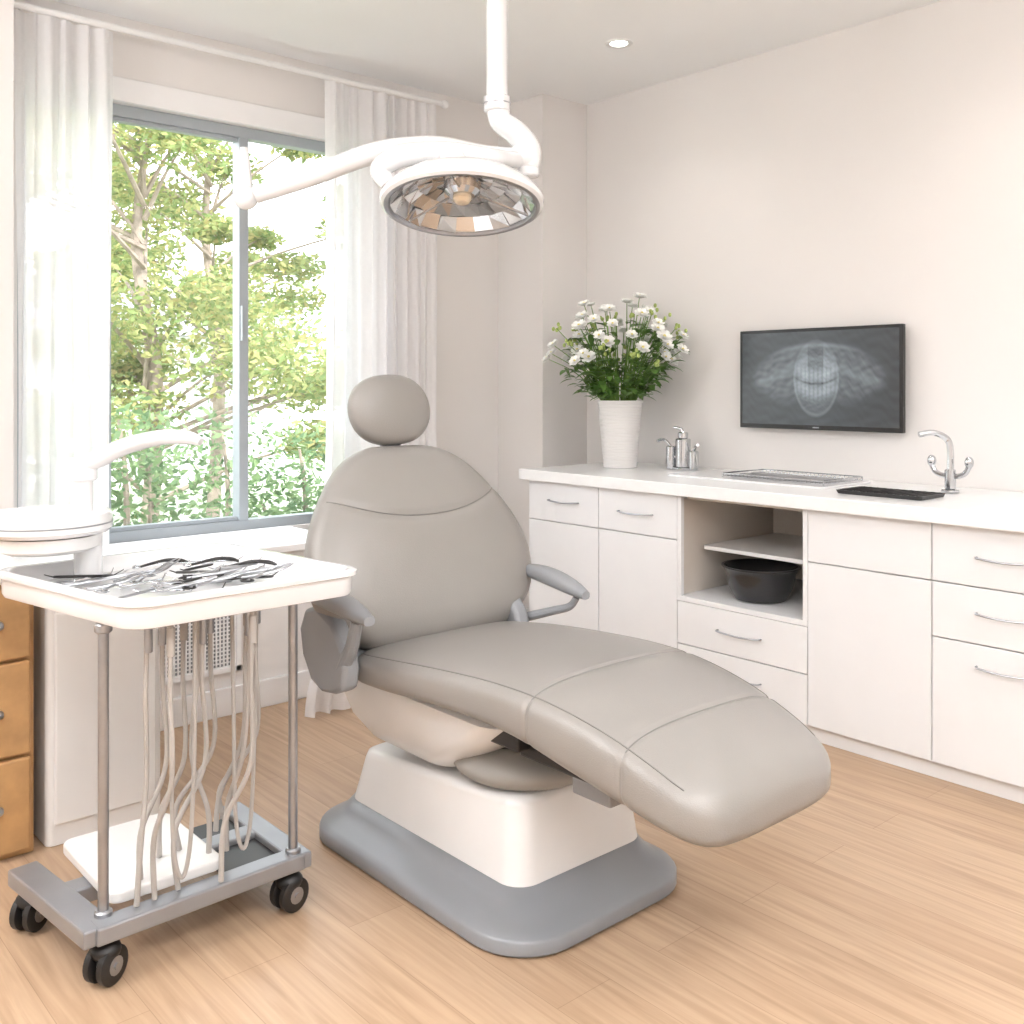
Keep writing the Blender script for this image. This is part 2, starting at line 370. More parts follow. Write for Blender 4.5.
for x in (0,2.6,5.2,7.8): b.box(x,x+1.1,17.96,18,.6,1.7,'alu'); b.box(x-.08,x+1.18,17.93,17.97,.5,.6,'trim')
b.obj('walls_and_roof',hs)

# ---------------- cabinets ----------------
cb=empty('base_cabinets',(3.55,1.9,0)); XF=3.20; YE=3.53; YS=.16; ZC=.85
b=MB()
b.box(XF+.03,XW-.005,YS+.02,YE-.01,0,.06,'trim')
b.box(XF+.02,XW-.005,2.625,YE,.06,ZC,'cab')
b.box(XF+.02,XW-.005,YS,2.02,.06,ZC,'cab')
b.box(XF+.02,XW-.005,2.02,2.625,.06,.42,'cab')
b.box(XW-.03,XW-.005,2.02,2.625,.42,ZC,'cabin')
b.box(XF,XW-.03,2.02,2.625,.42,.44,'cab')
b.box(XF,XF+.02,2.605,2.625,.44,ZC,'cab'); b.box(XF,XF+.02,2.02,2.04,.44,ZC,'cab')
b.box(XF+.04,XW-.03,2.04,2.605,.832,.85,'cabin')
b.box(XF+.021,XW-.03,2.618,2.6249,.44,.832,'cabin'); b.box(XF+.021,XW-.03,2.02,2.027,.44,.832,'cabin')
b.obj('carcass',cb,bevel=.0015)
b=MB(); g=.0020
def front(ya,yb,za,zb): b.box(XF,XF+.019,ya+g,yb-g,za+g,zb-g,'cab')
for ya,yb in ((3.07,YE),(2.625,3.07)): front(ya,yb,.665,ZC); front(ya,yb,.06,.665)
front(2.02,2.625,.245,.42); front(2.02,2.625,.06,.245)
front(1.557,2.02,.657,ZC); front(1.557,2.02,.06,.657)
front(1.09,1.557,.657,ZC); front(1.09,1.557,.475,.657); front(1.09,1.557,.06,.475)
for ya,yb in ((.625,1.09),(YS,.625)): front(ya,yb,.657,ZC); front(ya,yb,.06,.657)
b.obj('doors_and_drawers',cb,bevel=.002)
b=MB()
def handle(yc,z,l=.16):
    b.tube([(XF,yc-l/2,z),(XF-.022,yc-l/2+.012,z),(XF-.027,yc,z-.004),(XF-.022,yc+l/2-.012,z),(XF,yc+l/2,z)],.0036,'steel',8)
handle(3.29,.765,.19);handle(2.85,.755,.19);handle(2.32,.335,.2);handle(2.32,.165,.2);handle(1.32,.752,.18);handle(1.32,.575,.18);handle(1.32,.405,.18);handle(.86,.752);handle(.4,.752)
b.obj('handles',cb)
b=MB(); b.box(3.165,XW-.003,YS-.02,3.565,ZC,.9,'counter'); b.obj('countertop',cb,bevel=.004)
b=MB(); sh=empty('niche_shelf',(3.6,2.32,.625)); b.loops([rrect(3.33,3.86,2.03,2.60,.02,z) for z in (.618,.634)],'white',False); b.obj('board',sh,bevel=.002)
bw=empty('mixing_bowl',(3.39,2.33,.44)); b=MB(); T=Matrix.Translation((3.385,2.35,.441))
b.lathe([(.075,0),(.10,.004),(.125,.05),(.138,.105),(.148,.128),(.154,.132),(.154,.137),(.144,.137),(.132,.11),(.115,.05),(.085,.014),(.01,.012)],'bowl',48,T)
b.obj('bowl_body',bw)
# monitor
mo=empty('wall_monitor',(3.87,2.38,1.33)); b=MB(); ya,yb,za,zb=1.985,2.775,1.105,1.548
b.box(3.835,3.86,ya,yb,za,zb,'bezel'); b.box(3.86,3.885,ya+.12,yb-.12,za+.08,zb-.08,'bezel'); b.box(3.885,XW,2.26,2.5,1.22,1.44,'dark'); b.obj('housing',mo,bevel=.003)
b=MB(); b.box(3.8335,3.8352,2.365,2.395,za+.008,za+.013,'steel'); b.obj('logo_mark',mo)
def vn(x,y):
    return (math.sin(x*7.1+3.1*math.sin(y*5.3))+math.sin(y*9.7+2.3*math.sin(x*6.1+1.7))+math.sin((x+y)*15.3+2*math.sin(x*11)))/3
def xray(u,v):
    au=abs(u)
    val=.050+.035*(1-au)+.014*vn(u*2,v*2)
    # broad soft-tissue / ramus areas either side
    x=(au-.10)/.80; xc=min(1,max(0,x))
    top_=.78-.62*xc**2.2; bot_=-.20-.42*math.sin((xc*.8+.2)*math.pi)
    if 0<x<1.0 and bot_<v<top_:
        e=min(1,(top_-v)/.22)*min(1,(v-bot_)/.35)*min(1,(1.0-x)/.20)
        val+=e*(.085+.040*vn(au*3+u,v*3)+.018*math.sin(au*46+v*14+2*vn(u,v)))
        val+=.08*e*math.exp(-((v-(.35-.55*xc))/.10)**2)
    val+=.13*math.exp(-((v-.70+.55*au*au)/.05)**2)*(1 if au<.8 else 0)*math.exp(-(au/.55)**4)
    # jaw with two arched rows of teeth
    c_=.55*au*au*3.2
    r=math.hypot(u/.30,(v-.0)/.84)
    sk=max(0,1-r**3.5)
    if sk>0:
        val+=sk*.10
        up=math.exp(-((v-.06-c_)/.15)**2); lo=math.exp(-((v+.30-c_)/.15)**2)
        tooth=.35+.65*abs(math.cos(u*58))**.7
        val+=sk*.26*(up+lo)*tooth
        val-=sk*.17*math.exp(-((v+.12-c_)/.025)**2)
        val+=sk*.08*math.exp(-((v-.42)/.06)**2)+sk*.05*vn(u*6,v*5)
        val-=sk*.07*math.exp(-(math.hypot(u/.05,(v-.60)/.14))**2)
        val+=.10*math.exp(-((r-.93)/.05)**2)*(1 if v<.1 else .4)
    return max(.02,val)
NX,NZ=280,150; vs=[];fs=[];cols=[]
bz=.014
for j in range(NZ+1):
    for i in range(NX+1):
        u=-1+2*i/NX; v=-1+2*j/NZ
        vs.append((3.8345,(ya+yb)/2-u*((yb-ya)/2-bz),(za+zb)/2+.003+v*((zb-za)/2-bz-.003)))
        c=xray(u,v)
        cols.append((c*.84,c*.94,c*1.0,1))
for j in range(NZ):
    for i in range(NX):
        a=j*(NX+1)+i; fs.append((a,a+1,a+NX+2,a+NX+1))
me=bpy.data.meshes.new('xray_screen'); me.from_pydata(vs,[],fs)
at=me.color_attributes.new('xray','FLOAT_COLOR','POINT')
for i,c in enumerate(cols): at.data[i].color=c
sm=bpy.data.materials.new('xray_display'); sm.use_nodes=True; nt=sm.node_tree; bb=nt.nodes['Principled BSDF']
va=nt.nodes.new('ShaderNodeVertexColor'); va.layer_name='xray'; bb.inputs['Base Color'].default_value=(.010,.012,.014,1); bb.inputs['Roughness'].default_value=.25
nt.links.new(va.outputs['Color'],bb.inputs['Emission Color']); bb.inputs['Emission Strength'].default_value=.78
me.materials.append(sm); o=bpy.data.objects.new('xray_screen',me); COL.objects.link(o); o.parent=mo; o.matrix_parent_inverse=Matrix.Translation(-mo.location)

# taps
f1=empty('chrome_mixer_tap',(3.70,3.0,.9)); b=MB(); Z=.901
b.cyl((3.70,3.0,Z),.048,.012,'chrome'); b.cyl((3.70,3.0,Z+.012),.036,.135,'chrome'); b.cyl((3.70,3.0,Z+.147),.024,.03,'chrome')
b.tube([(3.70,3.0,Z+.165),(3.70,3.01,Z+.19),(3.69,3.05,Z+.2)],[.008,.007,.005],'chrome')
b.cyl((3.715,2.95,Z),.024,.09,'chrome'); b.tube([(3.715,2.95,Z+.09),(3.71,2.93,Z+.115),(3.70,2.915,Z+.12)],.007,'chrome')
b.cyl((3.685,3.06,Z),.024,.11,'chrome'); b.tube([(3.685,3.06,Z+.105),(3.66,3.08,Z+.14),(3.62,3.09,Z+.135)],.007,'chrome'); b.tube([(3.715,2.95,Z+.06),(3.685,3.06,Z+.06)],.011,'chrome',smoothpath=False)
b.obj('tap_body',f1)
f2=empty('gooseneck_faucet',(3.66,1.71,.9)); b=MB(); c=(3.66,1.71)
b.cyl((c[0],c[1],Z),.032,.012,'chrome'); b.cyl((c[0],c[1],Z+.012),.020,.075,'chrome')
b.tube([(c[0],c[1],Z+.08),(c[0],c[1],Z+.16),(c[0]-.005,c[1]+.012,Z+.20),(c[0]-.04,c[1]+.045,Z+.222),(c[0]-.08,c[1]+.08,Z+.215)],[.013,.012,.012,.011,.011],'chrome')
b.tube([(c[0],c[1]-.07,Z+.1),(c[0],c[1]-.05,Z+.07),(c[0],c[1],Z+.06),(c[0],c[1]+.05,Z+.07),(c[0],c[1]+.07,Z+.1)],.010,'chrome')
b.ell((c[0],c[1]-.07,Z+.115),.016,.016,.022,'chrome'); b.ell((c[0],c[1]+.07,Z+.115),.016,.016,.022,'chrome')
b.obj('faucet_body',f2)
dr=empty('wire_drying_rack',(3.62,2.35,.9)); b=MB(); x0,x1,y0,y1=3.47,3.76,2.12,2.60
b.loops([rrect(x0-.06,x1+.03,y0-.03,y1+.26,.02,z) for z in (.9005,.908)],'white2',False); b.obj('drip_tray',dr)
b=MB()
b.tube([(x0,y0,.925),(x1,y0,.925),(x1,y1,.925),(x0,y1,.925),(x0,y0,.925)],.003,'chrome',6,smoothpath=False)
for i in range(25):
    y=y0+(y1-y0)*i/24; b.tube([(x0,y,.925),(x0,y,.914),(x1,y,.914),(x1,y,.925)],.0018,'chrome',5,smoothpath=False)
for x,y in ((x0,y0),(x1,y0),(x0,y1),(x1,y1)): b.tube([(x,y,.927),(x,y,.908)],.003,'chrome',6,smoothpath=False)
b.obj('wires',dr)
bt=empty('black_instrument_tray',(3.42,1.81,.9)); b=MB(); x0,x1,y0,y1=3.33,3.51,1.66,1.98
b.loops([rrect(x0,x1,y0,y1,.012,.9005),rrect(x0-.006,x1+.006,y0-.006,y1+.006,.014,.914),rrect(x0,x1,y0,y1,.012,.914),rrect(x0+.004,x1-.004,y0+.004,y1-.004,.01,.905)],'dark',False); b.obj('tray_body',bt)
b=MB()
for i in range(12): y=y0+.015+i*(y1-y0-.03)/11; b.tube([(x0+.005,y,.913),(x1-.005,y,.913)],.003,'black',6,smoothpath=False)
b.obj('rungs',bt)
# vase + flowers
vx,vy=3.59,3.30
va=empty('flower_vase',(vx,vy,.9)); b=MB(); T=Matrix.Translation((vx,vy,.9005))
prof=[(.078,0),(.082,.004)]
for i in range(40):
    t=i/39; r=.082+.026*t; prof.append((r,.006+.30*t)); prof.append((r-.0025,.006+.30*t+.0035))
prof+=[(.112,.315),(.113,.325),(.105,.325),(.098,.30),(.080,.05),(.01,.04)]
b.lathe(prof,'ceramic',48,T); b.obj('vase_body',va)
bq=empty('white_flower_bouquet',(vx,vy,1.2)); b=MB(); rnd=random.Random(21)
def flower(b,p,d,r):
    d=d.normalized(); u=d.orthogonal().normalized(); w=d.cross(u)
    for ring,(np_,rr,tilt) in enumerate(((6,1.0,.35),(6,.85,.8),(4,.5,1.3))):
        for k in range(np_):
            a=2*math.pi*(k+ring*.5)/np_+rnd.uniform(-.15,.15); o=(u*math.cos(a)+w*math.sin(a)); s=(-u*math.sin(a)+w*math.cos(a)); R=r*rr
            q=[p, p+o*R*.5+s*R*.42+d*R*tilt*.5, p+o*R+s*R*.34+d*R*tilt, p+o*R*1.15+d*R*(tilt-.05), p+o*R-s*R*.34+d*R*tilt, p+o*R*.5-s*R*.42+d*R*tilt*.5, p+o*R*.6+d*R*tilt*.4]
            b.add(q,[(0,1,6),(1,2,6),(2,3,6),(3,4,6),(4,5,6),(5,0,6)],'petal',True)
    b.ell(p+d*r*.4,r*.2,r*.2,r*.2,'fcen',nu=8,nv=6)
def leaf(b,p,d,L,W):
    d=d.normalized(); s=d.cross(Vector((0,0,1))).normalized(); vs=[];fs=[]
    for i in range(6):
        t=i/5; wv=W*math.sin(math.pi*min(1,t*.93+.07))**.8; c=p+d*L*t+Vector((0,0,-L*.35*t*t)); 
        vs+=[c+s*wv*.5+Vector((0,0,.15*wv)),c,c-s*wv*.5+Vector((0,0,.15*wv))]
    for i in range(5):
        a=i*3; fs+=[(a,a+1,a+4,a+3),(a+1,a+2,a+5,a+4)]
    b.add(vs,fs,'leafin',True)
base=Vector((vx,vy,1.16)); NS=88
for i in range(NS):
    an=i*2.39996+rnd.uniform(-.3,.3); el=math.sqrt((i+.5)/NS)
    th=el*1.75; rad=rnd.uniform(.70,1.06)
    rr=.33*math.sin(th)*rad; h=.275+.27*math.cos(th)*rad
    p=Vector((vx+rr*math.cos(an),vy+rr*math.sin(an),1.17+h))
    if p.x>3.85: p.x=3.85-rnd.uniform(0,.05)
    st=Vector((vx+.04*math.cos(an),vy+.04*math.sin(an),1.16)); mid=st+(p-st)*.5+Vector((0,0,.05))
    b.tube([st,mid,p],[.003,.0025,.002],'stem',5,4)
    d=(p-base).normalized()+Vector((-.15,-.2,.2))
    if i%4!=3: flower(b,p,d,rnd.uniform(.025,.037))
    else:
        for k in range(5): b.ell(p+Vector((rnd.gauss(0,.012),rnd.gauss(0,.012),rnd.gauss(0,.014))),.008,.008,.011,'bud',nu=8,nv=6)
    for k in range(6):
        t=rnd.uniform(.25,.88); q=st+(p-st)*t; dd=Vector((math.cos(an+rnd.uniform(-1.4,1.4)),math.sin(an+rnd.uniform(-1.4,1.4)),rnd.uniform(-.1,.9)))
        if q.x>3.78: continue
        leaf(b,q,dd,rnd.uniform(.05,.10),rnd.uniform(.024,.042))
b.obj('stems_leaves_blossoms',bq)

# ---------------- dental chair ----------------
CX=1.76
ch=empty('dental_chair',(CX,2.0,0))
b=MB()
def R(x0,x1,y0,y1,r,z,zf=None): return rrect(x0,x1,y0,y1,r,z,8,zf)
b.loops([R(1.46,2.085,1.645,2.595,.15,0),R(1.45,2.095,1.635,2.60,.16,.008),R(1.45,2.095,1.635,2.60,.16,.034),R(1.456,2.089,1.642,2.597,.155,.042),R(1.475,2.075,1.67,2.59,.15,.048),R(1.51,2.06,1.705,2.57,.13,.060),R(1.54,2.055,1.745,2.56,.11,.075),R(1.56,2.045,1.765,2.545,.09,.092)],'baseg'); b.obj('floor_base',ch,sharp=50)
b=MB(); zf=lambda x,y:-.06*(y-1.8)/.7
b.loops([R(1.57,2.04,1.77,2.54,.065,.078),R(1.572,2.038,1.775,2.535,.065,.095),R(1.598,2.02,1.80,2.515,.065,.27,zf),R(1.604,2.014,1.808,2.508,.06,.285,zf),R(1.62,2.0,1.825,2.49,.05,.292,zf)],'white'); b.obj('pedestal_cover',ch,sharp=50)
b=MB()
b.ell((1.77,1.96,.325),.20,.20,.05,'mech',p=.6); b.cyl((1.77,2.0,.25),.13,.2,'dark'); b.obj('swivel_cover',ch)
b=MB()
b.loops([R(1.62,1.92,2.10,2.44,.08,.275),R(1.585,1.955,2.05,2.48,.09,.295),R(1.545,1.995,1.96,2.53,.10,.355),R(1.525,2.015,1.84,2.56,.10,.43),R(1.525,2.015,1.78,2.55,.10,.475),R(1.55,1.99,1.82,2.53,.09,.49)],'white'); b.obj('seat_body',ch,sharp=50)
b=MB(); b.box(1.60,1.92,1.36,1.80,.405,.435,'dark'); b.box(1.60,1.68,1.50,1.62,.37,.41,'armg'); b.box(1.84,1.92,1.50,1.62,.37,.41,'armg')
b.box(1.56,1.96,1.76,2.35,.43,.50,'dark')
b.obj('legrest_frame',ch,bevel=.006)
top=[(1.165,.490),(1.22,.518),(1.31,.560),(1.43,.600),(1.58,.626),(1.75,.630),(1.95,.618),(2.15,.600),(2.33,.578)]
bot=[(1.165,.388),(1.24,.396),(1.35,.416),(1.52,.452),(1.70,.490),(1.95,.497),(2.15,.487),(2.33,.478)]
wid=[(1.165,.243),(1.30,.266),(1.6,.295),(1.9,.31),(2.15,.32),(2.33,.31)]
seams=[1.37,1.63]
Y0,Y1=1.168,2.36
ys=[Y0+.0015,Y0+.005,Y0+.012,Y0+.022,Y0+.035,Y0+.05,Y0+.07,Y0+.095]
y=Y0+.12
while y<Y1-.12: ys.append(y); y+=.03
ys+=[Y1-.11,Y1-.08,Y1-.055,Y1-.035,Y1-.02,Y1-.01,Y1-.003]
for s in seams: ys=[q for q in ys if abs(q-s)>.016]+[s-.014,s-.007,s-.003,s,s+.003,s+.007,s+.014]
ys.sort(); L=[]; pipeN=[];pipeF=[]
for y in ys:
    zt,zb=interp(top,y),interp(bot,y); h=(zt-zb)/2; w=interp(wid,y)
    er=min(1,min((y-Y0)/.11,(Y1-y)/.11))
    kx=(1-(1-er)**2.6)**(1/2.6); e0b=min(1,min((y-Y0)/.045,(Y1-y)/.06)); kz=(1-(1-e0b)**2.6)**(1/2.6)
    hw=w-.11*(1-kx); hh=h*max(.15,kz)
    g=0
    for s in seams: g=max(g,.004*math.exp(-((y-s)/.006)**2))
    lp=sloop((CX,y,(zt+zb)/2),(1,0,0),(0,0,1),hw-g,hh-g,3.8,64)
    for q in lp:
        if q.z>(zt+zb)/2: q.z+=.008*max(0,1-((q.x-CX)/max(hw,.01))**2)*kz
    L.append(lp)
    pipeN.append(lp[26]); pipeF.append(lp[6])
b=MB(); b.loops(L,'leather'); 
b.tube(pipeN[6:-3],.0018,'leatherd',6,smoothpath=False); b.tube(pipeF[6:-3],.0018,'leatherd',6,smoothpath=False)
for s in seams:
    i=ys.index(s); b.tube([p for p in L[i][5:28]],.0016,'leatherd',6,smoothpath=False)
b.obj('seat_cushion',ch,sharp=80)
# backrest
B0=Vector((CX+.01,2.33,.545)); B1=Vector((CX+.01,2.555,1.115)); ax=(B1-B0); LB=ax.length; ax.normalize(); nb=Vector((0,-ax.z,ax.y))
wt=[(0,.18),(.04,.248),(.10,.310),(.18,.360),(.27,.386),(.36,.394),(.46,.390),(.56,.372),(.66,.342),(.76,.302),(.86,.252),(.93,.203),(.975,.15),(1,.10)]
tt=[(0,.02),(.02,.045),(.06,.068),(.15,.085),(.4,.088),(.7,.080),(.88,.066),(.95,.050),(.985,.032),(1,.012)]
def bcen(t): return B0+ax*LB*t+nb*(.015*math.sin(t*math.pi)-.02*t)
def seamt(xr): return .60+.135*(abs(xr)/.315)**2.2
ts=[0,.006,.015,.03,.05,.075]+[.1+.0125*i for i in range(68)]+[.95,.97,.982,.992,1]
L=[]
for t in ts:
    lp=sloop(bcen(t),(1,0,0),nb,interp(wt,t),interp(tt,t),2.8,96)
    for q in lp:
        if (q-bcen(t)).dot(nb)>0:
            xr=q.x-(CX+.01)
            if abs(xr)<.34: q-=nb*(.006*math.exp(-((t-seamt(xr))/.02)**2))
    L.append(lp)
b=MB(); b.loops(L,'leather')
def backpt(xr,t):
    w_=interp(wt,t); h_=interp(tt,t)
    k=min(.999,abs(xr)/w_); return bcen(t)+Vector((xr,0,0))+nb*(h_*(1-k**2.8)**(1/2.8)-.0052)
b.tube([backpt(.305*(-1+i/20),seamt(.305*(-1+i/20))) for i in range(41)],.0018,'leatherd',6,smoothpath=False)
b.obj('backrest_cushion',ch,sharp=80)
L=[]
for t in ts[3:-4:3]:
    L.append(sloop(B0+ax*LB*t-nb*.055,(1,0,0),nb,interp(wt,t)*.86,.05,2.5,48))
b=MB(); b.loops(L,'baseg'); b.obj('backrest_shell',ch,sharp=80)
# headrest
b=MB(); hc=Vector((CX+.006,2.595,1.222))
ang=math.atan2(nb.z,-nb.y)
Rh=Matrix.Rotation(-ang*.5,4,'X')
L=[]
for i in range(1,30):
    t=math.pi*i/30; z=-.110*math.cos(t); sc=math.sin(t)**.78
    L.append(sloop((0,0,z),(1,0,0),(0,1,0),.146*sc,.058*sc**.7,2.4,48))
b.loops(L,'leather',T=Matrix.Translation(hc)@Rh); b.obj('headrest_cushion',ch,sharp=80)
b=MB(); b.box(CX-.02,CX+.045,2.60,2.615,1.02,1.2,'steel'); b.box(CX-.01,CX+.035,2.575,2.60,1.08,1.17,'armg'); b.obj('headrest_bar',ch,bevel=.004)
# armrests
b=MB()
def arm(X,front,back,zf_,zb_):
    L=[]; n=14
    for i in range(n+1):
        t=i/n; y=front+(back-front)*t; z=zf_+(zb_-zf_)*t+.012*math.sin(t*math.pi); k=math.sin(math.pi*min(1,max(.04,t*.96+.02)))**.35
        L.append(sloop((X,y,z),(1,0,0),(0,0,1),.034*k,.025*k,2.6,24))
    b.loops(L,'armg')
arm(2.125,2.09,2.38,.672,.715); arm(1.395,2.14,2.44,.70,.722)
b.tube([(2.125,2.13,.660),(2.12,2.155,.63),(2.10,2.21,.61),(2.07,2.30,.58)],[.010,.012,.013,.015],'armg')
b.tube([(1.395,2.20,.69),(1.40,2.23,.62),(1.41,2.29,.55)],[.016,.018,.022],'armg')
b.obj('armrests',ch)
b=MB()
pr=[(2.31,.475),(2.262,.495),(2.25,.55),(2.27,.61),(2.32,.665),(2.40,.695),(2.46,.68),(2.49,.62),(2.475,.55),(2.43,.49),(2.37,.468)]
for X in (1.415,2.03): b.loops([[(X-.026,y,z) for y,z in pr],[(X+.026,y,z) for y,z in pr]],'armg')
b.tube([(1.415,2.38,.57),(1.60,2.38,.50)],.035,'armg',smoothpath=False); b.tube([(2.03,2.38,.57),(1.92,2.38,.50)],.035,'armg',smoothpath=False)
b.obj('hinge_plates',ch,bevel=.012)

# ---------------- overhead lamp ----------------
lp=empty('dental_operating_lamp',(1.943,2.286,H)); b=MB()
px,py=1.943,2.286
T=Matrix.Translation((px,py,0))
b.lathe([(.09,H-.001),(.09,H-.02),(.07,H-.035),(.034,H-.045)],'white2',32,T)
b.lathe([(.032,H-.04),(.032,2.17),(.040,2.165),(.040,2.125),(.034,2.12)],'white2',32,T)
b.tube([(px,py,2.15),(1.952,2.278,2.095),(1.985,2.248,2.06),(2.015,2.225,2.01),(2.012,2.226,1.955)],[.033,.035,.037,.037,.034],'white2',20)
b.ell((2.0,2.235,1.985),.045,.045,.045,'white2')
b.cyl((2.012,2.226,1.925),.036,.03,'white2')
b.lathe([(.0415,-.002),(.0415,.002)],'steel',32,Matrix.Translation((px,py,2.145)),cap=False)
b.obj('ceiling_pole',lp)
b=MB()
b.tube([(2.0,2.24,1.99),(1.90,2.29,1.987),(1.754,2.345,1.995),(1.612,2.443,1.975),(1.470,2.567,1.905),(1.35,2.672,1.853)],[.024,.028,.034,.032,.028,.026],'white2',20)
b.ell((1.329,2.691,1.845),.036,.036,.036,'white2'); b.tube([(1.329,2.691,1.86),(1.325,2.694,1.99)],[.022,.012],'white2',smoothpath=False)
b.obj('spring_arm',lp)
hc=Vector((1.709,2.159,1.80)); dn=Vector((-.150,-.172,-.973)).normalized(); zz=-dn; xx=Vector((.752,-.659,.0)); xx=(xx-zz*xx.dot(zz)).normalized(); yy=zz.cross(xx)
TH=Matrix.Translation(hc)@Matrix(((xx.x,yy.x,zz.x),(xx.y,yy.y,zz.y),(xx.z,yy.z,zz.z))).to_4x4()
b=MB()
b.tube([(1.58,2.33,1.865),(1.565,2.345,1.905),(1.615,2.31,1.945),(1.714,2.23,1.955),(1.80,2.17,1.945),(1.90,2.20,1.96),(1.99,2.235,1.975)],[.024,.03,.033,.03,.027,.024,.024],'white2',18)
b.tube([tuple(TH@Vector((0,0,.06))),(1.714,2.22,1.95)],[.045,.035],'white2',18,smoothpath=False)
b.obj('head_yoke',lp)
b=MB()
b.lathe([(.215,-.012),(.224,-.006),(.226,.006),(.220,.018),(.205,.034),(.175,.056),(.13,.078),(.08,.092),(.02,.096)],'white2',64,TH,cap=False)
b.lathe([(.215,-.012),(.204,-.012),(.200,-.004)],'steel',64,TH,cap=False)
b.obj('lamp_shell',lp)
b=MB(); rr=[(.200,-.002),(.165,.030),(.125,.052),(.085,.066),(.048,.072)]; n=22
for i in range(4):
    for k in range(n):
        a0=2*math.pi*(k+.5*(i%2))/n; a1=2*math.pi*(k+1+.5*(i%2))/n
        (r0,z0),(r1,z1)=rr[i],rr[i+1]
        c=[Vector((r*math.cos(a),r*math.sin(a),z)) for r,a,z in ((r0,a0,z0),(r0,a1,z0),(r1,a1,z1),(r1,a0,z1))]
        tw=random.uniform(-.004,.004); c[0].z+=tw; c[2].z+=tw
        b.add(c,[(0,1,2,3)],'facet',False,TH)
b.obj('reflector_facets',lp)
b=MB(); b.lathe([(.001,.02),(.035,.022),(.05,.035),(.052,.06)],'chrome',24,TH); b.lathe([(.001,.0),(.018,.002),(.026,.012),(.026,.024)],'amber',20,TH); 
for k in range(3):
    a=2*math.pi*k/3+.4; b.tube([tuple(TH@Vector((.05*math.cos(a),.05*math.sin(a),.03))),tuple(TH@Vector((.2*math.cos(a),.2*math.sin(a),-.002)))],.004,'chrome',6,smoothpath=False)
b.obj('bulb_housing',lp)

# ---------------- instrument cart ----------------
ct=empty('dental_instrument_cart',(.98,2.38,0)); b=MB()
FL,FR,BL,BR=(.775,2.09),(1.35,2.105),(.655,2.69),(1.265,2.725)
def bil(x,y):
    u=(x+.3)/.6; v=(y+.3)/.6
    return tuple(FL[k]*(1-u)*(1-v)+FR[k]*u*(1-v)+BL[k]*(1-u)*v+BR[k]*u*v for k in (0,1))
def tr(i,z,r=.06): return [(*bil(p[0],p[1]),p[2]) for p in rrect(-.30+i,.30-i,-.30+i,.30-i,max(.012,r-i*.6),z,8)]
b.loops([tr(.02,.778),tr(.004,.783),tr(0,.792),tr(-.001,.828),tr(-.010,.832),tr(-.011,.842),tr(-.004,.846),tr(.008,.846),tr(.012,.842),tr(.022,.806)],'white2',cap=False)
l0=tr(.022,.8062); b.add(l0,[tuple(range(len(l0)))],'white2'); l0=tr(.02,.778); b.add(l0,[tuple(reversed(range(len(l0))))],'white2')
b.obj('instrument_tray',ct,sharp=40)
b=MB()
for (x,y) in ((.767,2.235),(1.225,2.225)):
    b.tube([(x,y,.12),(x,y,.78)],.0115,'steel',16,smoothpath=False); b.cyl((x,y,.13),.019,.02,'steel'); b.cyl((x,y,.757),.019,.022,'steel')
b.obj('posts',ct)
b=MB()
def bar(p,q,wd,z0,z1,m='framem'):
    p=Vector(p);q=Vector(q);d=(q-p).normalized();s=Vector((-d.y,d.x))*wd/2
    pts=[p-s,q-s,q+s,p+s]; b.add([(a.x,a.y,z) for z in (z0,z1) for a in pts],[(0,3,2,1),(4,5,6,7),(0,1,5,4),(1,2,6,5),(2,3,7,6),(3,0,4,7)],m)
bar((.735,2.208),(1.245,2.225),.055,.098,.138); bar((.745,2.19),(.70,2.60),.07,.098,.1375); bar((1.235,2.20),(1.235,2.60),.06,.098,.1375); bar((.70,2.42),(1.25,2.42),.06,.096,.136)
b.box(1.06,1.22,2.24,2.56,.112,.122,'dark')
b.obj('base_frame',ct,bevel=.010)
b=MB(); b.loops([rrect(.79,1.06,2.255,2.61,.03,z) for z in (.138,.165)],'white',False); b.obj('foot_plate',ct,bevel=.005)
b=MB()
for i,(x,y,an) in enumerate(((.765,2.215,.5),(1.215,2.225,.2),(.705,2.55,.6),(1.22,2.58,.9))):
    d=Vector((math.cos(an),math.sin(an),0)); s=Vector((-d.y,d.x,0)); c=Vector((x,y,.042))
    for sd in (-1,1):
        Tm=Matrix.Translation(c+s*(sd*.018)-s*.011)@Matrix(((d.x,0,s.x),(d.y,0,s.y),(0,1,0))).to_4x4()
        b.lathe([(.006,0),(.034,0),(.0415,.004),(.0415,.018),(.034,.022),(.006,.022)],'black',24,Tm)
        b.lathe([(.002,-.001),(.020,-.001),(.022,.023),(.002,.023)],'steel',16,Tm)
    b.tube([tuple(c-s*.034),tuple(c+s*.034)],.008,'steel',10,smoothpath=False)
    b.tube([tuple(c+Vector((0,0,.0))),tuple(c+d*.008+Vector((0,0,.05))),tuple(c+Vector((0,0,.062)))],[.006,.012,.014],'dark',10)
    b.ell(c+Vector((0,0,.03)),.034,.034,.022,'black',nu=16,nv=8)
b.obj('casters',ct)
b=MB(); rnd=random.Random(9)
hx=[.86,.885,.91,.965,.985,1.01,1.04,1.075,1.10,1.14,1.17]
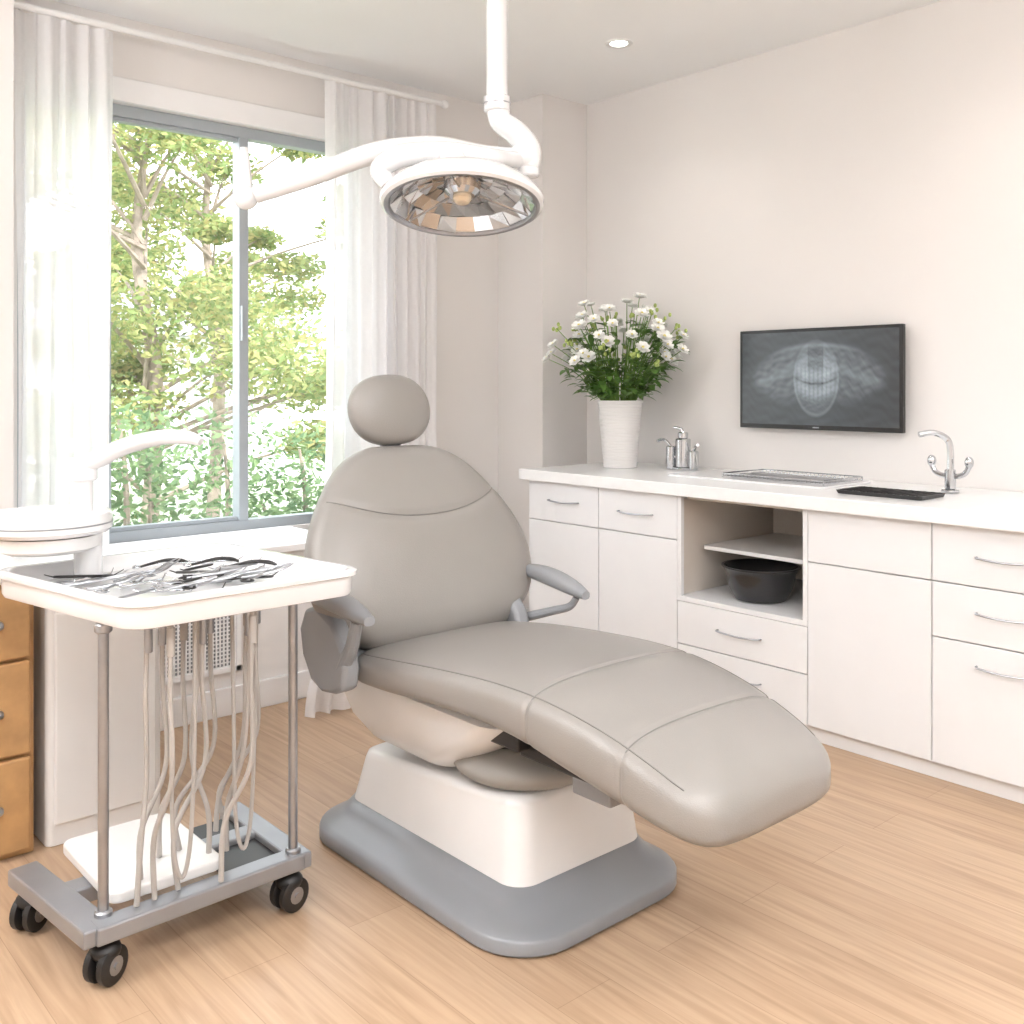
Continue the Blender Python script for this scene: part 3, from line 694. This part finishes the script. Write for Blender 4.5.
for i,x in enumerate(hx):
    y=2.17+rnd.uniform(-.03,.14); xe=x-.01+rnd.uniform(-.05,.04); ye=y+rnd.uniform(-.02,.12)
    zb=rnd.uniform(.165,.20)
    if ye<2.245 or xe<.80: zb=.142
    b.tube([(x,y,.785),(x+rnd.uniform(-.006,.006),y,.62),(x+rnd.uniform(-.015,.015),y+.01,.42),(xe+rnd.uniform(-.012,.012),ye,.28),(xe,ye,zb)],[.0060,.0055,.0057,.0062,.0068],'hose',10,8)
    b.cyl((x,y,.70),.0095,.065,'hose' if i%2 else 'steel',12)
for x0,x1,y in ((.90,.96,2.20),(1.07,1.13,2.24)):
    b.tube([(x0,y,.785),(x0+.005,y,.5),(x0+.01,y,.26),((x0+x1)/2,y,.18),(x1-.01,y,.26),(x1,y,.5),(x1,y,.785)],.005,'hose',10,8)
b.obj('hoses',ct)
b=MB(); T=Matrix.Translation((.765,2.62,0))
b.lathe([(.10,.93),(.14,.935),(.150,.945),(.150,.975),(.146,.984),(.138,.986),(.130,.982),(.02,.981)],'white2',48,T)
b.lathe([(.151,.957),(.151,.961)],'armg',48,T,cap=False)
b.lathe([(.10,.89),(.12,.9),(.125,.93)],'white',40,T); b.obj('round_table',ct)
b=MB(); b.cyl((.855,2.60,.806),.034,.13,'white2'); b.cyl((.84,2.60,.90),.045,.03,'white2'); b.cyl((.84,2.60,.975),.026,.09,'white2'); b.cyl((.84,2.60,1.06),.036,.055,'white2'); b.obj('column',ct)
b=MB(); b.tube([(.812,2.632,1.095),(.86,2.585,1.108),(.92,2.53,1.145),(.985,2.465,1.168),(1.035,2.418,1.168),(1.06,2.392,1.158)],[.030,.036,.033,.030,.027,.016],'white2',20,flat=.65); b.obj('swing_arm',ct)
# instruments
it=empty('dental_instruments',(1.05,2.4,.81)); b=MB(); rnd=random.Random(17)
def wl(x,y,z): return (*bil(x,y),z)
for i in range(34):
    x=rnd.uniform(-.17,.19); y=rnd.uniform(-.20,.19); an=rnd.uniform(-.8,.4); L_=rnd.uniform(.12,.17); z=.8125+rnd.uniform(0,.016)
    dx,dy=math.cos(an)*L_/2,math.sin(an)*L_/2; ddx,ddy=-math.sin(an),math.cos(an)
    m='dark' if i%6==1 else ('chrome' if i%2 else 'steel')
    if i%4==0:
        for sg in (-1,1):
            b.tube([wl(x-dx+ddx*.02*sg,y-dy+ddy*.02*sg,z),wl(x-dx*.2,y-dy*.2,z+.004),wl(x+dx*.5-ddx*.010*sg,y+dy*.5-ddy*.010*sg,z+.012),wl(x+dx-ddx*.004*sg,y+dy-ddy*.004*sg,z+.02)],[.003,.004,.003,.0015],'steel',8)
            c=(x-dx*1.05+ddx*.024*sg,y-dy*1.05+ddy*.024*sg); b.tube([wl(c[0]+.014*math.cos(a),c[1]+.014*math.sin(a),z) for a in [k*math.pi/5 for k in range(11)]],.0025,'dark' if i%8 else 'chrome',6,sub=2)
    else:
        b.tube([wl(x-dx*1.1,y-dy*1.1,z+.006),wl(x-dx*.85,y-dy*.85,z),wl(x-dx*.7,y-dy*.7,z),wl(x+dx*.7,y+dy*.7,z),wl(x+dx*.85,y+dy*.85,z+.002),wl(x+dx*1.1+ddx*.008,y+dy*1.1+ddy*.008,z+.014)],[.001,.0018,.0036,.0036,.0018,.001],m,8)
for (x,y,a) in ((.16,.10,-.25),(.20,.0,-.5),(.06,.17,-.15)):
    dx,dy=math.cos(a),math.sin(a)
    b.tube([wl(x-.06*dx,y-.06*dy,.828),wl(x,y,.838),wl(x+.04*dx,y+.04*dy,.834),wl(x+.06*dx,y+.06*dy,.826)],[.003,.0045,.0055,.003],'dark',10)
    b.ell(wl(x-.07*dx,y-.07*dy,.828),.011,.011,.006,'chrome',nu=12,nv=8)
b.obj('instrument_set',it)

# ---------------- white pedestal unit & wood cabinet ----------------
pe=empty('white_service_pedestal',(1.02,3.1,0)); b=MB()
b.loops([rrect(.86,1.19,2.96,3.26,.02,.0),rrect(.86,1.19,2.96,3.26,.02,.70),rrect(.87,1.18,2.97,3.25,.02,.715)],'white',False); b.obj('pedestal_body',pe,bevel=.004)
b=MB(); b.box(.88,1.17,2.950,2.962,.06,.66,'white'); b.obj('front_panel',pe,bevel=.006)
wc=empty('wooden_drawer_cabinet',(.58,3.2,0)); b=MB()
b.box(.35,.83,2.97,3.45,.0,.76,'wood'); b.obj('carcass',wc,bevel=.004)
b=MB()
for z0,z1 in ((.02,.275),(.285,.54),(.55,.745)): b.box(.365,.815,2.945,2.97,z0,z1,'wood')
b.obj('drawer_fronts',wc,bevel=.006)
b=MB()
for z in (.15,.41,.65):
    for x in (.45,.73): b.ell((x,2.93,z),.013,.016,.013,'steel',nu=12,nv=8)
b.obj('knobs',wc)
b=MB(); b.box(.33,.845,2.93,3.47,.76,.785,'white'); b.obj('top',wc,bevel=.004)

# ---------------- world, sun, camera ----------------
W=bpy.data.worlds.new('World'); S.world=W; W.use_nodes=True; nt=W.node_tree; bg=nt.nodes['Background']
tc=nt.nodes.new('ShaderNodeTexCoord'); sp=nt.nodes.new('ShaderNodeSeparateXYZ'); r=nt.nodes.new('ShaderNodeValToRGB')
r.color_ramp.elements[0].position=.0; r.color_ramp.elements[0].color=(1,1,1,1); r.color_ramp.elements[1].position=.7; r.color_ramp.elements[1].color=(.84,.91,1,1)
nt.links.new(tc.outputs['Generated'],sp.inputs[0]); nt.links.new(sp.outputs['Z'],r.inputs['Fac']); nt.links.new(r.outputs['Color'],bg.inputs['Color'])
bg.inputs['Strength'].default_value=4.2
l=bpy.data.lights.new('sun','SUN'); l.energy=6; l.angle=math.radians(3); l.color=(1,.96,.92); o=bpy.data.objects.new('sun',l); COL.objects.link(o)
o.rotation_euler=Vector((.25,.6,-.75)).to_track_quat('-Z','Y').to_euler(); o.location=(0,0,6)
cam=bpy.data.cameras.new('camera'); co=bpy.data.objects.new('camera',cam); COL.objects.link(co)
co.location=(0,0,1.3); co.rotation_euler=(math.radians(90),0,-math.atan2(.659,.752)); cam.lens=35.05; cam.sensor_width=36; cam.shift_y=-.124; cam.clip_start=.05
S.camera=co
S.view_settings.view_transform='Standard'; S.view_settings.look='None'; S.view_settings.exposure=0.22
